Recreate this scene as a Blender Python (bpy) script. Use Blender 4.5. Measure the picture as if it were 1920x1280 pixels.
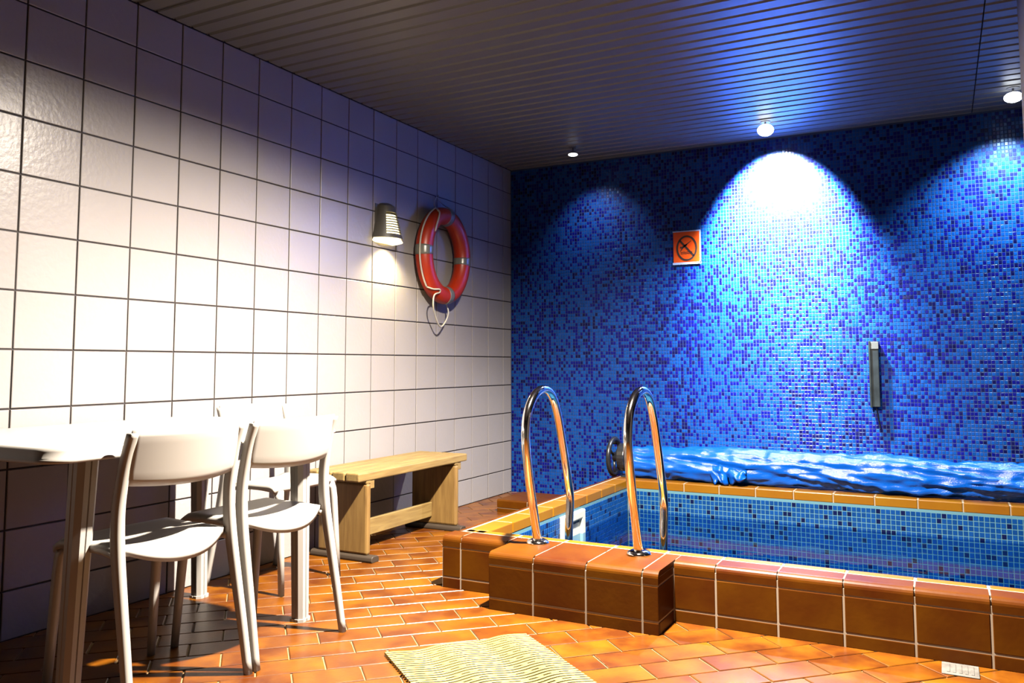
import bpy, bmesh, math, random
from mathutils import Vector, Matrix

random.seed(7)
for o in list(bpy.data.objects):
    bpy.data.objects.remove(o)
scene = bpy.context.scene
COL = scene.collection

# ------------------------------------------------------------------ camera
cam_d = bpy.data.cameras.new('camera')
cam = bpy.data.objects.new('camera', cam_d)
COL.objects.link(cam)
CAM = Vector((3.14046, -6.04545, 1.03459))
R0 = Vector((0.88231016, 0.47066776, -0.00079875))
R1 = Vector((-0.0369267, 0.06753049, -0.99703363))
R2 = Vector((-0.46921764, 0.8797224, 0.07696304))
mw = Matrix.Identity(4)
for i in range(3):
    mw[i][0] = R0[i]; mw[i][1] = -R1[i]; mw[i][2] = -R2[i]; mw[i][3] = CAM[i]
cam.matrix_world = mw
FPX, PX, PY = 1542.66, 941.66, 563.63
cam_d.sensor_fit = 'HORIZONTAL'
cam_d.sensor_width = 36.0
cam_d.lens = 36.0 * FPX / 1920.0
cam_d.shift_x = (960.0 - PX) / 1920.0
cam_d.shift_y = -(640.0 - PY) / 1920.0
cam_d.clip_start = 0.05
scene.camera = cam

# ------------------------------------------------------------------ world, light, exposure
world = bpy.data.worlds.new('world'); scene.world = world
world.use_nodes = True
world.node_tree.nodes['Background'].inputs[0].default_value = (0.5, 0.55, 0.7, 1)
world.node_tree.nodes['Background'].inputs[1].default_value = 0.0
scene.view_settings.view_transform = 'Standard'
scene.view_settings.look = 'None'
scene.view_settings.gamma = 1.0
scene.view_settings.use_curve_mapping = False
scene.view_settings.exposure = 0.0
scene.cycles.diffuse_bounces = 3

def spot(name, loc, target, energy, size, blend, color, radius=0.03):
    d = bpy.data.lights.new(name, 'SPOT')
    d.energy = energy; d.spot_size = math.radians(size); d.spot_blend = blend
    d.color = color; d.shadow_soft_size = radius
    o = bpy.data.objects.new(name, d); COL.objects.link(o)
    o.location = loc
    o.rotation_euler = (Vector(target) - Vector(loc)).to_track_quat('-Z', 'Y').to_euler()
    return o

# ceiling downlight just above the top of the picture, over the mat
spot('downlight_lamp', (2.05, -3.14, 2.60), (1.98, -3.18, 0.0), 5600, 161, 1.0, (1.0, 0.88, 0.74), 0.04)
# the three small spots along the mosaic wall
spot('wall_spot_lamp_dim', (0.75, -0.36, 2.57), (0.80, 0.0, 1.75), 42, 95, 1.0, (0.75, 0.87, 1.0), 0.02)
spot('wall_spot_lamp_hot', (2.14, -0.36, 2.575), (2.15, 0.0, 2.16), 6200, 86, 0.70, (0.80, 0.90, 1.0), 0.03)
spot('wall_spot_bulb_hot', (2.14, -0.43, 2.545), (2.14, -0.60, 0.0), 600, 118, 0.6, (0.95, 0.95, 1.0), 0.03)
spot('wall_spot_lamp_right', (3.57, -0.36, 2.57), (3.52, 0.0, 1.75), 390, 100, 1.0, (0.62, 0.93, 1.0), 0.02)

# ------------------------------------------------------------------ materials
MATS = {}
ALB = 0.62      # darkens all base colours to weaken bounced light and deepen the shadows
def mat(name, color, rough=0.5, metal=0.0, spec=0.5, noise=0.0, nscale=8.0, color2=None, bump=0.0, bscale=40.0,
        objrand=0.0, coat=0.0, emit=None, estr=0.0, trans=0.0):
    m = bpy.data.materials.new(name); m.use_nodes = True
    nt = m.node_tree; b = nt.nodes['Principled BSDF']
    if metal < 0.9 and not emit:
        color = tuple(c*ALB for c in color); spec *= 0.8
        if color2: color2 = tuple(c*ALB for c in color2)
    b.inputs['Base Color'].default_value = (*color, 1)
    b.inputs['Roughness'].default_value = rough
    b.inputs['Metallic'].default_value = metal
    b.inputs['Specular IOR Level'].default_value = spec
    b.inputs['Coat Weight'].default_value = coat
    b.inputs['Coat Roughness'].default_value = 0.08
    if trans: b.inputs['Transmission Weight'].default_value = trans
    if emit:
        b.inputs['Emission Color'].default_value = (*emit, 1)
        b.inputs['Emission Strength'].default_value = estr
    src = None
    if noise > 0 or objrand > 0:
        c2 = color2 or tuple(c * 0.5 for c in color)
        tc = nt.nodes.new('ShaderNodeTexCoord')
        mix = nt.nodes.new('ShaderNodeMix'); mix.data_type = 'RGBA'
        mix.inputs[6].default_value = (*color, 1); mix.inputs[7].default_value = (*c2, 1)
        fac = None
        if noise > 0:
            n = nt.nodes.new('ShaderNodeTexNoise'); n.inputs['Scale'].default_value = nscale
            n.inputs['Detail'].default_value = 4
            nt.links.new(tc.outputs['Object'], n.inputs['Vector'])
            mr = nt.nodes.new('ShaderNodeMapRange')
            mr.inputs[1].default_value = 0.3; mr.inputs[2].default_value = 0.7
            mr.inputs[3].default_value = 0.0; mr.inputs[4].default_value = noise
            nt.links.new(n.outputs['Fac'], mr.inputs[0])
            fac = mr.outputs[0]
        if objrand > 0:
            oi = nt.nodes.new('ShaderNodeObjectInfo')
            mm = nt.nodes.new('ShaderNodeMath'); mm.operation = 'MULTIPLY'; mm.inputs[1].default_value = objrand
            nt.links.new(oi.outputs['Random'], mm.inputs[0])
            if fac is not None:
                ad = nt.nodes.new('ShaderNodeMath'); ad.operation = 'ADD'; ad.use_clamp = True
                nt.links.new(fac, ad.inputs[0]); nt.links.new(mm.outputs[0], ad.inputs[1])
                fac = ad.outputs[0]
                # shift the noise per piece
                va = nt.nodes.new('ShaderNodeVectorMath'); va.operation = 'ADD'
                sc = nt.nodes.new('ShaderNodeVectorMath'); sc.operation = 'SCALE'
                cx = nt.nodes.new('ShaderNodeCombineXYZ')
                for k in range(3): nt.links.new(oi.outputs['Random'], cx.inputs[k])
                nt.links.new(cx.outputs[0], sc.inputs[0]); sc.inputs['Scale'].default_value = 37.0
                nt.links.new(tc.outputs['Object'], va.inputs[0]); nt.links.new(sc.outputs[0], va.inputs[1])
                nt.links.new(va.outputs[0], n.inputs['Vector'])
            else:
                fac = mm.outputs[0]
        nt.links.new(fac, mix.inputs[0]); nt.links.new(mix.outputs[2], b.inputs['Base Color'])
    if bump > 0:
        tc2 = nt.nodes.new('ShaderNodeTexCoord')
        n2 = nt.nodes.new('ShaderNodeTexNoise'); n2.inputs['Scale'].default_value = bscale; n2.inputs['Detail'].default_value = 3
        nt.links.new(tc2.outputs['Object'], n2.inputs['Vector'])
        bp = nt.nodes.new('ShaderNodeBump'); bp.inputs['Strength'].default_value = bump; bp.inputs['Distance'].default_value = 0.01
        nt.links.new(n2.outputs['Fac'], bp.inputs['Height'])
        nt.links.new(bp.outputs['Normal'], b.inputs['Normal'])
    MATS[name] = m
    return m

def attr_mat(name, rough=0.2, spec=0.5, coat=0.0):
    m = mat(name, (1, 1, 1), rough, spec=spec, coat=coat)
    nt = m.node_tree
    a = nt.nodes.new('ShaderNodeAttribute'); a.attribute_name = 'Col'
    nt.links.new(a.outputs['Color'], nt.nodes['Principled BSDF'].inputs['Base Color'])
    return m

def wood_mat(name, c1, c2, axis_scale):
    c1 = tuple(c*ALB for c in c1); c2 = tuple(c*ALB for c in c2)
    m = mat(name, c1, 0.55)
    nt = m.node_tree; b = nt.nodes['Principled BSDF']
    tc = nt.nodes.new('ShaderNodeTexCoord'); mp = nt.nodes.new('ShaderNodeMapping')
    mp.inputs['Scale'].default_value = axis_scale
    n = nt.nodes.new('ShaderNodeTexNoise'); n.inputs['Scale'].default_value = 6; n.inputs['Detail'].default_value = 6
    n.inputs['Distortion'].default_value = 0.6
    cr = nt.nodes.new('ShaderNodeValToRGB')
    cr.color_ramp.elements[0].position = 0.3; cr.color_ramp.elements[0].color = (*c2, 1)
    cr.color_ramp.elements[1].position = 0.62; cr.color_ramp.elements[1].color = (*c1, 1)
    nt.links.new(tc.outputs['Object'], mp.inputs[0]); nt.links.new(mp.outputs[0], n.inputs['Vector'])
    nt.links.new(n.outputs['Fac'], cr.inputs[0]); nt.links.new(cr.outputs[0], b.inputs['Base Color'])
    return m

mat('wall_tile', (0.27, 0.252, 0.248), 0.30, spec=0.22, noise=0.25, nscale=5, color2=(0.24, 0.222, 0.218), bump=0.10, bscale=45, objrand=0.3)
mat('wall_grout', (0.012, 0.007, 0.006), 0.8)
mat('plaster', (0.03, 0.024, 0.021), 0.8)
mat('pier_plaster', (0.012, 0.009, 0.0075), 0.8, spec=0.2)
mat('ceiling_slat', (0.125, 0.121, 0.115), 0.42, spec=0.4, noise=0.2, nscale=3, color2=(0.10, 0.096, 0.092))
mat('ceiling_dark', (0.008, 0.008, 0.008), 0.8)
mat('floor_tile', (0.175, 0.060, 0.0018), 0.32, spec=0.4, noise=0.9, nscale=7, color2=(0.066, 0.0145, 0.0007), objrand=0.35, bump=0.05, bscale=60)
mat('floor_grout', (0.165, 0.105, 0.042), 0.8)
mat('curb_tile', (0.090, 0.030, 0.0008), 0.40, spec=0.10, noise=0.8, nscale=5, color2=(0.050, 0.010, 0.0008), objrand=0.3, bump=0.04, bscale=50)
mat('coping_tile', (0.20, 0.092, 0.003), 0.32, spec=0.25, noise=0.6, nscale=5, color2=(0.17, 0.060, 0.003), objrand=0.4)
mat('curb_grout', (0.27, 0.215, 0.16), 0.8)
mat('mosaic_grout', (0.012, 0.035, 0.13), 0.7)
mat('pool_grout', (0.055, 0.16, 0.21), 0.7)
attr_mat('mosaic', 0.32, 0.22)
mat('white_plastic', (0.30, 0.285, 0.262), 0.38)
mat('pine', (0.55, 0.36, 0.14), 0.55)
wood_mat('pine_y', (0.20, 0.135, 0.044), (0.13, 0.078, 0.022), (9, 0.7, 9))
wood_mat('pine_z', (0.18, 0.105, 0.028), (0.12, 0.064, 0.015), (9, 9, 0.7))
mat('dark_wood', (0.025, 0.015, 0.007), 0.6)
mat('chrome', (0.86, 0.85, 0.83), 0.07, metal=1.0)
mat('ring_red', (0.34, 0.020, 0.001), 0.38)
mat('band_grey', (0.17, 0.17, 0.155), 0.3, metal=0.3)
mat('rope_white', (0.42, 0.40, 0.35), 0.8)
mat('lamp_housing', (0.06, 0.055, 0.045), 0.45)
mat('lamp_glow', (1, 0.9, 0.6), 0.4, emit=(1.0, 0.80, 0.36), estr=4.5)
mat('spot_glow_dim', (1, 1, 1), 0.4, emit=(0.95, 0.97, 1.0), estr=4.0)
mat('spot_glow', (1, 1, 1), 0.4, emit=(0.90, 0.97, 1.0), estr=9.0)
mat('spot_housing', (0.10, 0.10, 0.11), 0.35)
mat('sign_orange', (0.60, 0.045, 0.002), 0.35, noise=0.5, nscale=9, color2=(0.62, 0.11, 0.006))
mat('sign_black', (0.018, 0.010, 0.008), 0.5)
mat('tape_clear', (0.35, 0.45, 0.75), 0.15)
mat('dark_metal', (0.010, 0.014, 0.016), 0.35, spec=0.3, noise=0.6, nscale=12, color2=(0.035, 0.045, 0.048))
mat('black_plastic', (0.012, 0.013, 0.016), 0.3)
mat('mat_yellow', (0.215, 0.165, 0.036), 0.5)
mat('mat_dark', (0.02, 0.015, 0.01), 0.7)
mat('drain_metal', (0.135, 0.13, 0.12), 0.5, noise=0.8, nscale=25, color2=(0.06, 0.057, 0.052))
mat('cover_blue', (0.0005, 0.075, 0.42), 0.24, spec=0.5, bump=0.25, bscale=220)
mat('skimmer_white', (0.42, 0.44, 0.40), 0.35)

# thin clear water surface
wm = bpy.data.materials.new('water'); wm.use_nodes = True
nt = wm.node_tree; nt.nodes.clear()
out = nt.nodes.new('ShaderNodeOutputMaterial'); mx = nt.nodes.new('ShaderNodeMixShader')
tr = nt.nodes.new('ShaderNodeBsdfTransparent'); tr.inputs[0].default_value = (0.50, 0.74, 0.92, 1)
gl = nt.nodes.new('ShaderNodeBsdfGlossy'); gl.inputs['Roughness'].default_value = 0.02
fr = nt.nodes.new('ShaderNodeFresnel'); fr.inputs['IOR'].default_value = 1.09
tcw = nt.nodes.new('ShaderNodeTexCoord'); nzw = nt.nodes.new('ShaderNodeTexNoise'); nzw.inputs['Scale'].default_value = 7
bpw = nt.nodes.new('ShaderNodeBump'); bpw.inputs['Strength'].default_value = 0.08; bpw.inputs['Distance'].default_value = 0.02
nt.links.new(tcw.outputs['Object'], nzw.inputs['Vector']); nt.links.new(nzw.outputs['Fac'], bpw.inputs['Height'])
nt.links.new(bpw.outputs['Normal'], gl.inputs['Normal']); nt.links.new(bpw.outputs['Normal'], fr.inputs['Normal'])
nt.links.new(fr.outputs[0], mx.inputs[0]); nt.links.new(tr.outputs[0], mx.inputs[1]); nt.links.new(gl.outputs[0], mx.inputs[2])
nt.links.new(mx.outputs[0], out.inputs[0])
MATS['water'] = wm

# ------------------------------------------------------------------ mesh helpers
class MB:
    def __init__(s): s.v = []; s.f = []
    def quad(s, a, b, c, d):
        n = len(s.v); s.v += [tuple(a), tuple(b), tuple(c), tuple(d)]; s.f.append((n, n+1, n+2, n+3))
    def box(s, x0, x1, y0, y1, z0, z1):
        n = len(s.v)
        s.v += [(x0,y0,z0),(x1,y0,z0),(x1,y1,z0),(x0,y1,z0),(x0,y0,z1),(x1,y0,z1),(x1,y1,z1),(x0,y1,z1)]
        for f in ((3,2,1,0),(4,5,6,7),(0,1,5,4),(1,2,6,5),(2,3,7,6),(3,0,4,7)):
            s.f.append(tuple(n+i for i in f))
    def loft(s, rings, closed=True, caps=True):
        n0 = len(s.v); m = len(rings[0])
        for r in rings: s.v += [tuple(p) for p in r]
        for i in range(len(rings)-1):
            for j in range(m if closed else m-1):
                a = n0+i*m+j; b = n0+i*m+(j+1) % m
                s.f.append((a, b, b+m, a+m))
        if caps and closed:
            s.f.append(tuple(n0+j for j in reversed(range(m))))
            s.f.append(tuple(n0+(len(rings)-1)*m+j for j in range(m)))
    def prism(s, poly, axis, a, b):
        """extrude a 2D polygon along an axis; poly in the other two coordinates"""
        def P(p, t):
            return (t, p[0], p[1]) if axis == 'x' else ((p[0], t, p[1]) if axis == 'y' else (p[0], p[1], t))
        s.loft([[P(p, a) for p in poly], [P(p, b) for p in poly]])
    def tube(s, pts, r, n=10, caps=True):
        pts = [Vector(p) for p in pts]
        rs = r if isinstance(r, (list, tuple)) else [r]*len(pts)
        t0 = (pts[1]-pts[0]).normalized()
        ref = Vector((0,0,1)) if abs(t0.z) < 0.9 else Vector((1,0,0))
        u = t0.cross(ref).normalized()
        rings = []
        for i, p in enumerate(pts):
            t = (pts[min(i+1, len(pts)-1)] - pts[max(i-1, 0)]).normalized()
            u = (u - t*u.dot(t)).normalized(); w = t.cross(u)
            rings.append([p + (u*math.cos(2*math.pi*k/n) + w*math.sin(2*math.pi*k/n))*rs[i] for k in range(n)])
        s.loft(rings, True, caps)
    def build(s, name, m, parent=None, smooth=False, bevel=0.0, segs=2, fix=True, subsurf=0):
        me = bpy.data.meshes.new(name)
        me.from_pydata(s.v, [], s.f); me.update()
        if fix:
            bm = bmesh.new(); bm.from_mesh(me)
            bmesh.ops.remove_doubles(bm, verts=bm.verts, dist=1e-6)
            bmesh.ops.recalc_face_normals(bm, faces=bm.faces)
            bm.to_mesh(me); bm.free()
        if m: me.materials.append(MATS[m])
        o = bpy.data.objects.new(name, me); COL.objects.link(o)
        if parent: o.parent = parent
        if bevel:
            md = o.modifiers.new('bevel', 'BEVEL'); md.width = bevel; md.segments = segs; md.limit_method = 'ANGLE'
        if subsurf:
            md = o.modifiers.new('sub', 'SUBSURF'); md.levels = subsurf; md.render_levels = subsurf
        if smooth:
            for p in me.polygons: p.use_smooth = True
        return o

def empty(name, loc=(0,0,0), rz=0.0):
    o = bpy.data.objects.new(name, None); COL.objects.link(o)
    o.location = loc; o.rotation_euler = (0, 0, rz); o.empty_display_size = 0.1
    return o
def tag(o, label, cat, group=None):
    o['label'] = label; o['category'] = cat
    if group: o['group'] = group
    return o
def structure(o, label=None):
    o['kind'] = 'structure'
    if label: o['label'] = label
    return o
def smooth_path(pts, sub=6):
    P = [Vector(p) for p in pts]; P = [P[0]*2-P[1]] + P + [P[-1]*2-P[-2]]
    res = []
    for i in range(1, len(P)-2):
        for k in range(sub):
            t = k/sub
            a, b, c, d = P[i-1], P[i], P[i+1], P[i+2]
            res.append(0.5*((2*b) + (c-a)*t + (2*a-5*b+4*c-d)*t*t + (3*b-a-3*c+d)*t**3))
    res.append(P[-2]); return res
def project(p):
    d = Vector(p) - CAM; z = d.dot(R2)
    if z <= 0.05: return None
    return (PX + FPX*d.dot(R0)/z, PY + FPX*d.dot(R1)/z, z)
def in_view(p, mrg=40):
    q = project(p)
    return q is not None and -mrg < q[0] < 1920+mrg and -mrg < q[1] < 1280+mrg

# ------------------------------------------------------------------ room dimensions
CEIL = 2.656
ROW = 0.22727; COLW = 0.25
XR, YF = 5.2, -7.2          # right wall, wall behind the camera

# ---- left wall with its glazed tiles
wl = MB(); wl.box(-0.12, -0.005, YF, 0.12, -0.2, CEIL+0.12)
wall_left = structure(wl.build('wall_left', 'wall_grout'), 'wall of large white glazed tiles with dark joints')
JT = 0.0072
def wall_tile_mesh(w, h):
    b = 0.0022; t = 0.005
    mb = MB(); hw, hh = w/2, h/2
    o = [(-hw,-hh),(hw,-hh),(hw,hh),(-hw,hh)]; i_ = [(-hw+b,-hh+b),(hw-b,-hh+b),(hw-b,hh-b),(-hw+b,hh-b)]
    rings = [[(-t, y, z) for y, z in o], [(-0.0015, y, z) for y, z in o], [(0, y, z) for y, z in i_]]
    mb.loft(rings, True, False)
    mb.f.append(tuple(8+k for k in range(4)))
    return mb
tile_cache = {}
def wall_tile(yc, zc, w, h):
    key = (round(w, 4), round(h, 4))
    if key not in tile_cache:
        o = wall_tile_mesh(w, h).build('tile', 'wall_tile', wall_left); tile_cache[key] = o.data
    else:
        o = bpy.data.objects.new('tile', tile_cache[key]); COL.objects.link(o); o.parent = wall_left
    o.location = (random.uniform(-0.0006, 0.0006), yc, zc)
    o.rotation_euler = (0, random.uniform(-1, 1)*0.0025, random.uniform(-1, 1)*0.003)
zl = [0.0] + [(10.81-j)*ROW for j in range(10, -1, -1)] + [CEIL]
yl = [(i-16.57)*COLW for i in range(-13, 17)] + [0.0]
rest = MB()
for a in range(len(yl)-1):
    for b in range(len(zl)-1):
        w = yl[a+1]-yl[a]-JT; h = zl[b+1]-zl[b]-JT
        if w < 0.02 or h < 0.02: continue
        yc = (yl[a]+yl[a+1])/2; zc = (zl[b]+zl[b+1])/2
        vis = any(in_view((0, yy, zz), 10) for yy in (yl[a], yl[a+1]) for zz in (zl[b], zl[b+1]))
        if vis: wall_tile(yc, zc, w, h)
        else:
            rest.box(-0.005, 0.0, yc-w/2, yc+w/2, zc-h/2, zc+h/2)
if rest.v:
    o = rest.build('far_tiles', 'wall_tile', wall_left); o['kind'] = 'stuff'

# ---- back wall with blue glass mosaic
wb = MB(); wb.box(-0.12, XR+0.12, 0.004, 0.12, -0.2, CEIL+0.12)
wall_back = structure(wb.build('wall_back', 'mosaic_grout'), 'wall covered in small blue glass mosaic')
def mosaic(name, parent, origin, ax, az, n, nu, nv, pu, pv, gap, pal, grout_lift=0.0016, tilt=0.03):
    """field of small tesserae: origin, unit directions ax (along) az (up), normal n"""
    O = Vector(origin); A = Vector(ax); Z = Vector(az); N = Vector(n)
    verts = []; faces = []; cols = []
    hu, hv = (pu-gap)/2, (pv-gap)/2; bv = 0.0016
    for i in range(nu):
        for j in range(nv):
            c = O + A*((i+0.5)*pu + random.uniform(-1,1)*0.0004) + Z*((j+0.5)*pv + random.uniform(-1,1)*0.0004)
            tu = random.gauss(0, tilt); tv = random.gauss(0, tilt)
            k = len(verts)
            for (su, sv) in ((-1,-1),(1,-1),(1,1),(-1,1)):
                verts.append(c + A*su*hu + Z*sv*hv)
            for (su, sv) in ((-1,-1),(1,-1),(1,1),(-1,1)):
                uu, vv = su*(hu-bv), sv*(hv-bv)
                verts.append(c + A*uu + Z*vv + N*(grout_lift + uu*tu + vv*tv))
            fs = [(k+4,k+5,k+6,k+7),(k,k+1,k+5,k+4),(k+1,k+2,k+6,k+5),(k+2,k+3,k+7,k+6),(k+3,k,k+4,k+7)]
            faces += fs
            col = pal(i, j)
            for f in fs: cols += [col]*4
    me = bpy.data.meshes.new(name); me.from_pydata([tuple(v) for v in verts], [], faces); me.update()
    # orient towards n
    if len(me.polygons) and me.polygons[0].normal.dot(N) < 0: me.flip_normals()
    at = me.color_attributes.new('Col', 'FLOAT_COLOR', 'CORNER')
    flat = []
    for c in cols: flat += [c[0], c[1], c[2], 1.0]
    at.data.foreach_set('color', flat)
    me.materials.append(MATS['mosaic'])
    o = bpy.data.objects.new(name, me); COL.objects.link(o); o.parent = parent
    o['kind'] = 'stuff'
    return o
def wall_pal(i, j):
    r = min(1, max(0, random.random() + 0.16*math.sin(i*0.21+2.1*math.sin(j*0.13))*math.sin(j*0.27+1.7*math.sin(i*0.11)))); v = random.uniform(0.85, 1.15)
    if r < 0.56: c = (0.0015, 0.052, 0.27)
    elif r < 0.92: c = (0.0012, 0.0035, 0.15)
    else: c = (0.001, 0.002, 0.06)
    return tuple(x*v*ALB for x in c)
def pool_pal(i, j):
    r = random.random(); v = random.uniform(0.85, 1.15)
    c = (0.0012, 0.036, 0.165) if r < 0.88 else (0.001, 0.004, 0.04)
    return tuple(x*v*ALB for x in c)
MU, MV = 0.0212, 0.0252
mosaic('mosaic_tiles', wall_back, (0.0, 0.004, 0.0), (1,0,0), (0,0,1), (0,-1,0), int(4.3/MU), int(CEIL/MV), MU, MV, 0.0030, wall_pal)

# ---- ceiling of long slats
cb = MB(); cb.box(-0.12, XR+0.12, YF-0.1, 0.12, CEIL+0.022, CEIL+0.12)
ceiling = structure(cb.build('ceiling', 'ceiling_dark'), 'ceiling of long narrow metal slats')
def slat_mesh(x0, x1):
    p = [(-0.0445, 0.020), (-0.0445, 0.006), (-0.040, 0.0), (0.034, 0.0), (0.0385, 0.004), (0.043, -0.001), (0.0465, 0.004), (0.0465, 0.020)]
    mb = MB(); mb.prism(p, 'x', x0, x1); return mb
PITCH = 0.1015
sm = {}
ny = int(-YF/PITCH)
for k in range(ny):
    yc = -0.048 - k*PITCH
    for key, (x0, x1) in {'a': (0.004, 3.366), 'b': (3.372, XR)}.items():
        if key not in sm:
            o = slat_mesh(x0, x1).build('slat', 'ceiling_slat', ceiling); sm[key] = o.data
        else:
            o = bpy.data.objects.new('slat', sm[key]); COL.objects.link(o); o.parent = ceiling
        o.location = (0, yc, CEIL + random.uniform(-0.0008, 0.0008))
        o.rotation_euler = (random.uniform(-0.012, 0.012), 0, 0)

# ---- remaining walls and the pillar edge at the right
mb = MB(); mb.box(XR, XR+0.12, YF, 0.12, -0.2, CEIL+0.12); structure(mb.build('wall_right', 'plaster'), 'plain wall on the right')
mb = MB(); mb.box(-0.12, XR+0.12, YF-0.12, YF, -0.2, CEIL+0.12); structure(mb.build('wall_front', 'plaster'), 'plain wall behind the viewer')
mb = MB(); mb.box(3.411, 3.75, -3.05, -2.80, 0.0, CEIL); structure(mb.build('wall_pier', 'pier_plaster', bevel=0.006), 'edge of a brown plaster pier at the far right')

# ------------------------------------------------------------------ pool dimensions
PXL, PXI = 1.045, 1.200        # outer / inner left
PYF, PYI = -2.715, -2.540      # outer / inner front
PYB, PYK = -0.565, -0.260      # inner back edge / back of the far deck
PXR = XR                       # runs out of the picture on the right
HC = 0.24                      # top of the curb
WATER = 0.035
SX0, SX1, SYF = 1.406, 2.148, -2.918   # entry step

# ---- floor of diagonal clay tiles
fl = MB()
fl.box(-0.12, PXL+0.02, YF, 0.12, -0.12, -0.004)
fl.box(PXL+0.02, XR, YF, PYF+0.02, -0.12, -0.004)
fl.box(PXL+0.02, XR, PYK-0.02, 0.12, -0.12, -0.004)
floor = structure(fl.build('floor', 'floor_grout'), 'floor of orange clay tiles laid diagonally in running bond')
S2 = math.sqrt(0.5)
SP, TP, FJ = 0.231, 0.1352, 0.0062
def st(s, t): return ((s+t)*S2, (s-t)*S2)
def clip(poly, a, b, c):    # keep a*x+b*y<=c
    outp = []
    for i in range(len(poly)):
        p, q = poly[i], poly[(i+1) % len(poly)]
        dp = a*p[0]+b*p[1]-c; dq = a*q[0]+b*q[1]-c
        if dp <= 0: outp.append(p)
        if dp*dq < 0:
            t = dp/(dp-dq); outp.append((p[0]+(q[0]-p[0])*t, p[1]+(q[1]-p[1])*t))
    return outp
pieces = []
for r in range(-40, 70):
    t0 = 3.287 + r*TP
    off = -1.441 if r % 2 == 0 else -1.441+SP/2
    for k in range(-40, 50):
        s0 = off + k*SP
        poly = [st(s0+FJ/2, t0+FJ/2), st(s0+SP-FJ/2, t0+FJ/2), st(s0+SP-FJ/2, t0+TP-FJ/2), st(s0+FJ/2, t0+TP-FJ/2)]
        cx = sum(p[0] for p in poly)/4; cy = sum(p[1] for p in poly)/4
        if cx < -0.15 or cx > XR+0.1 or cy < YF-0.1 or cy > 0.15: continue
        full = True
        mnx = min(p[0] for p in poly); mxx = max(p[0] for p in poly); mny = min(p[1] for p in poly); mxy = max(p[1] for p in poly)
        if mnx < 0.0: poly = clip(poly, -1, 0, 0.0); full = False
        if mxx > XR: poly = clip(poly, 1, 0, XR); full = False
        if mny < YF: poly = clip(poly, 0, -1, -YF); full = False
        if mxy > -0.002: poly = clip(poly, 0, 1, -0.002); full = False
        ex, ey, ek = PXL+0.015, PYF+0.015, PYK-0.015
        if mxx > ex and mxy > ey and mny < ek:
            # crossing into the pool block: keep the side where the centre lies
            if cx < ex and not (cy < ey): poly = clip(poly, 1, 0, ex)
            elif cy < ey: poly = clip(poly, 0, 1, ey)
            elif cy > ek: poly = clip(poly, 0, -1, -ek)
            elif cx - ex < 0.12 and cx-ex < cy-ey: poly = clip(poly, 1, 0, ex)
            elif cy - ey < 0.12: poly = clip(poly, 0, 1, ey)
            else: continue
            full = False
        if len(poly) < 3: continue
        area = abs(sum(poly[i][0]*poly[(i+1) % len(poly)][1]-poly[(i+1) % len(poly)][0]*poly[i][1] for i in range(len(poly))))/2
        if area < 0.0008: continue
        cx = sum(p[0] for p in poly)/len(poly); cy = sum(p[1] for p in poly)/len(poly)
        pieces.append((cx, cy, poly, full))
def piece_mesh(poly, cx, cy):
    mb = MB(); b = 0.0025
    lo = [(p[0]-cx, p[1]-cy, -0.004) for p in poly]
    md = [(p[0]-cx, p[1]-cy, -0.0008) for p in poly]
    tp = []
    for p in poly:
        dx, dy = cx-p[0], cy-p[1]; L = math.hypot(dx, dy) or 1
        tp.append((p[0]-cx+dx/L*b*1.4, p[1]-cy+dy/L*b*1.4, 0.001))
    mb.loft([lo, md, tp], True, False)
    n = len(poly); mb.f.append(tuple(2*n+i for i in range(n)))
    return mb
visible = []
for pc in pieces:
    q = project((pc[0], pc[1], 0))
    if q and -60 < q[0] < 1980 and 700 < q[1] < 1330: visible.append((q[2], pc))
visible.sort(key=lambda a: a[0])
near = set(id(pc) for _, pc in visible[:300])
full_me = None
far = MB()
for pc in pieces:
    cx, cy, poly, full = pc
    if id(pc) in near:
        if full and full_me is not None:
            o = bpy.data.objects.new('tile', full_me); COL.objects.link(o); o.parent = floor
        else:
            o = piece_mesh(poly, cx, cy).build('tile', 'floor_tile', floor)
            if full: full_me = o.data
        o.location = (cx, cy, random.uniform(-0.0005, 0.0005))
        o.rotation_euler = (random.uniform(-1, 1)*0.003, random.uniform(-1, 1)*0.003, 0)
    else:
        m2 = piece_mesh(poly, cx, cy); n = len(far.v)
        far.v += [(v[0]+cx, v[1]+cy, v[2]) for v in m2.v]; far.f += [tuple(i+n for i in f) for f in m2.f]
o = far.build('far_tiles', 'floor_tile', floor, fix=False); o['kind'] = 'stuff'

# ------------------------------------------------------------------ raised pool
pool = empty('swimming_pool', (PXL, PYF, 0))
tag(pool, 'raised plunge pool with brown clay tile curb and blue mosaic inside', 'pool')
def in_pool(o):
    o.parent = pool; o.location = o.location - Vector(pool.location) if o.location.length else -Vector(pool.location)
    return o
g = 0.0062
core = MB()
c = 0.0013                       # joints sit this far behind the tile faces
e = 0.030                       # stay clear of the rounded upper edges
w_ = 0.006
core.box(PXL+c, PXI-w_, PYF+c, PYK-c, -1.2, HC-e)
core.box(PXI-w_, PXR, PYF+c, PYI-w_, -1.2, HC-e)
core.box(PXI-w_, PXR, PYB+w_, PYK-c, -1.2, HC-e)
core.box(SX0+c, SX1-c, SYF+c, PYF+c+0.01, 0.0, HC-e)
core.box(PXL+e, PXI-w_, PYF+e, PYK-c, HC-e, HC-c)
core.box(PXI-w_, PXR, PYF+e, PYI-w_, HC-e, HC-c)
core.box(PXI-w_, PXR, PYB+w_, PYK-c, HC-e, HC-c)
core.box(SX0+0.014, SX1-0.014, SYF+e, PYF+e+0.01, HC-e, HC-c)
h_ = 0.0098
core.box(PXL+h_, PXI-w_, PYF+h_, PYK-c, HC-e, HC-h_)
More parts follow.
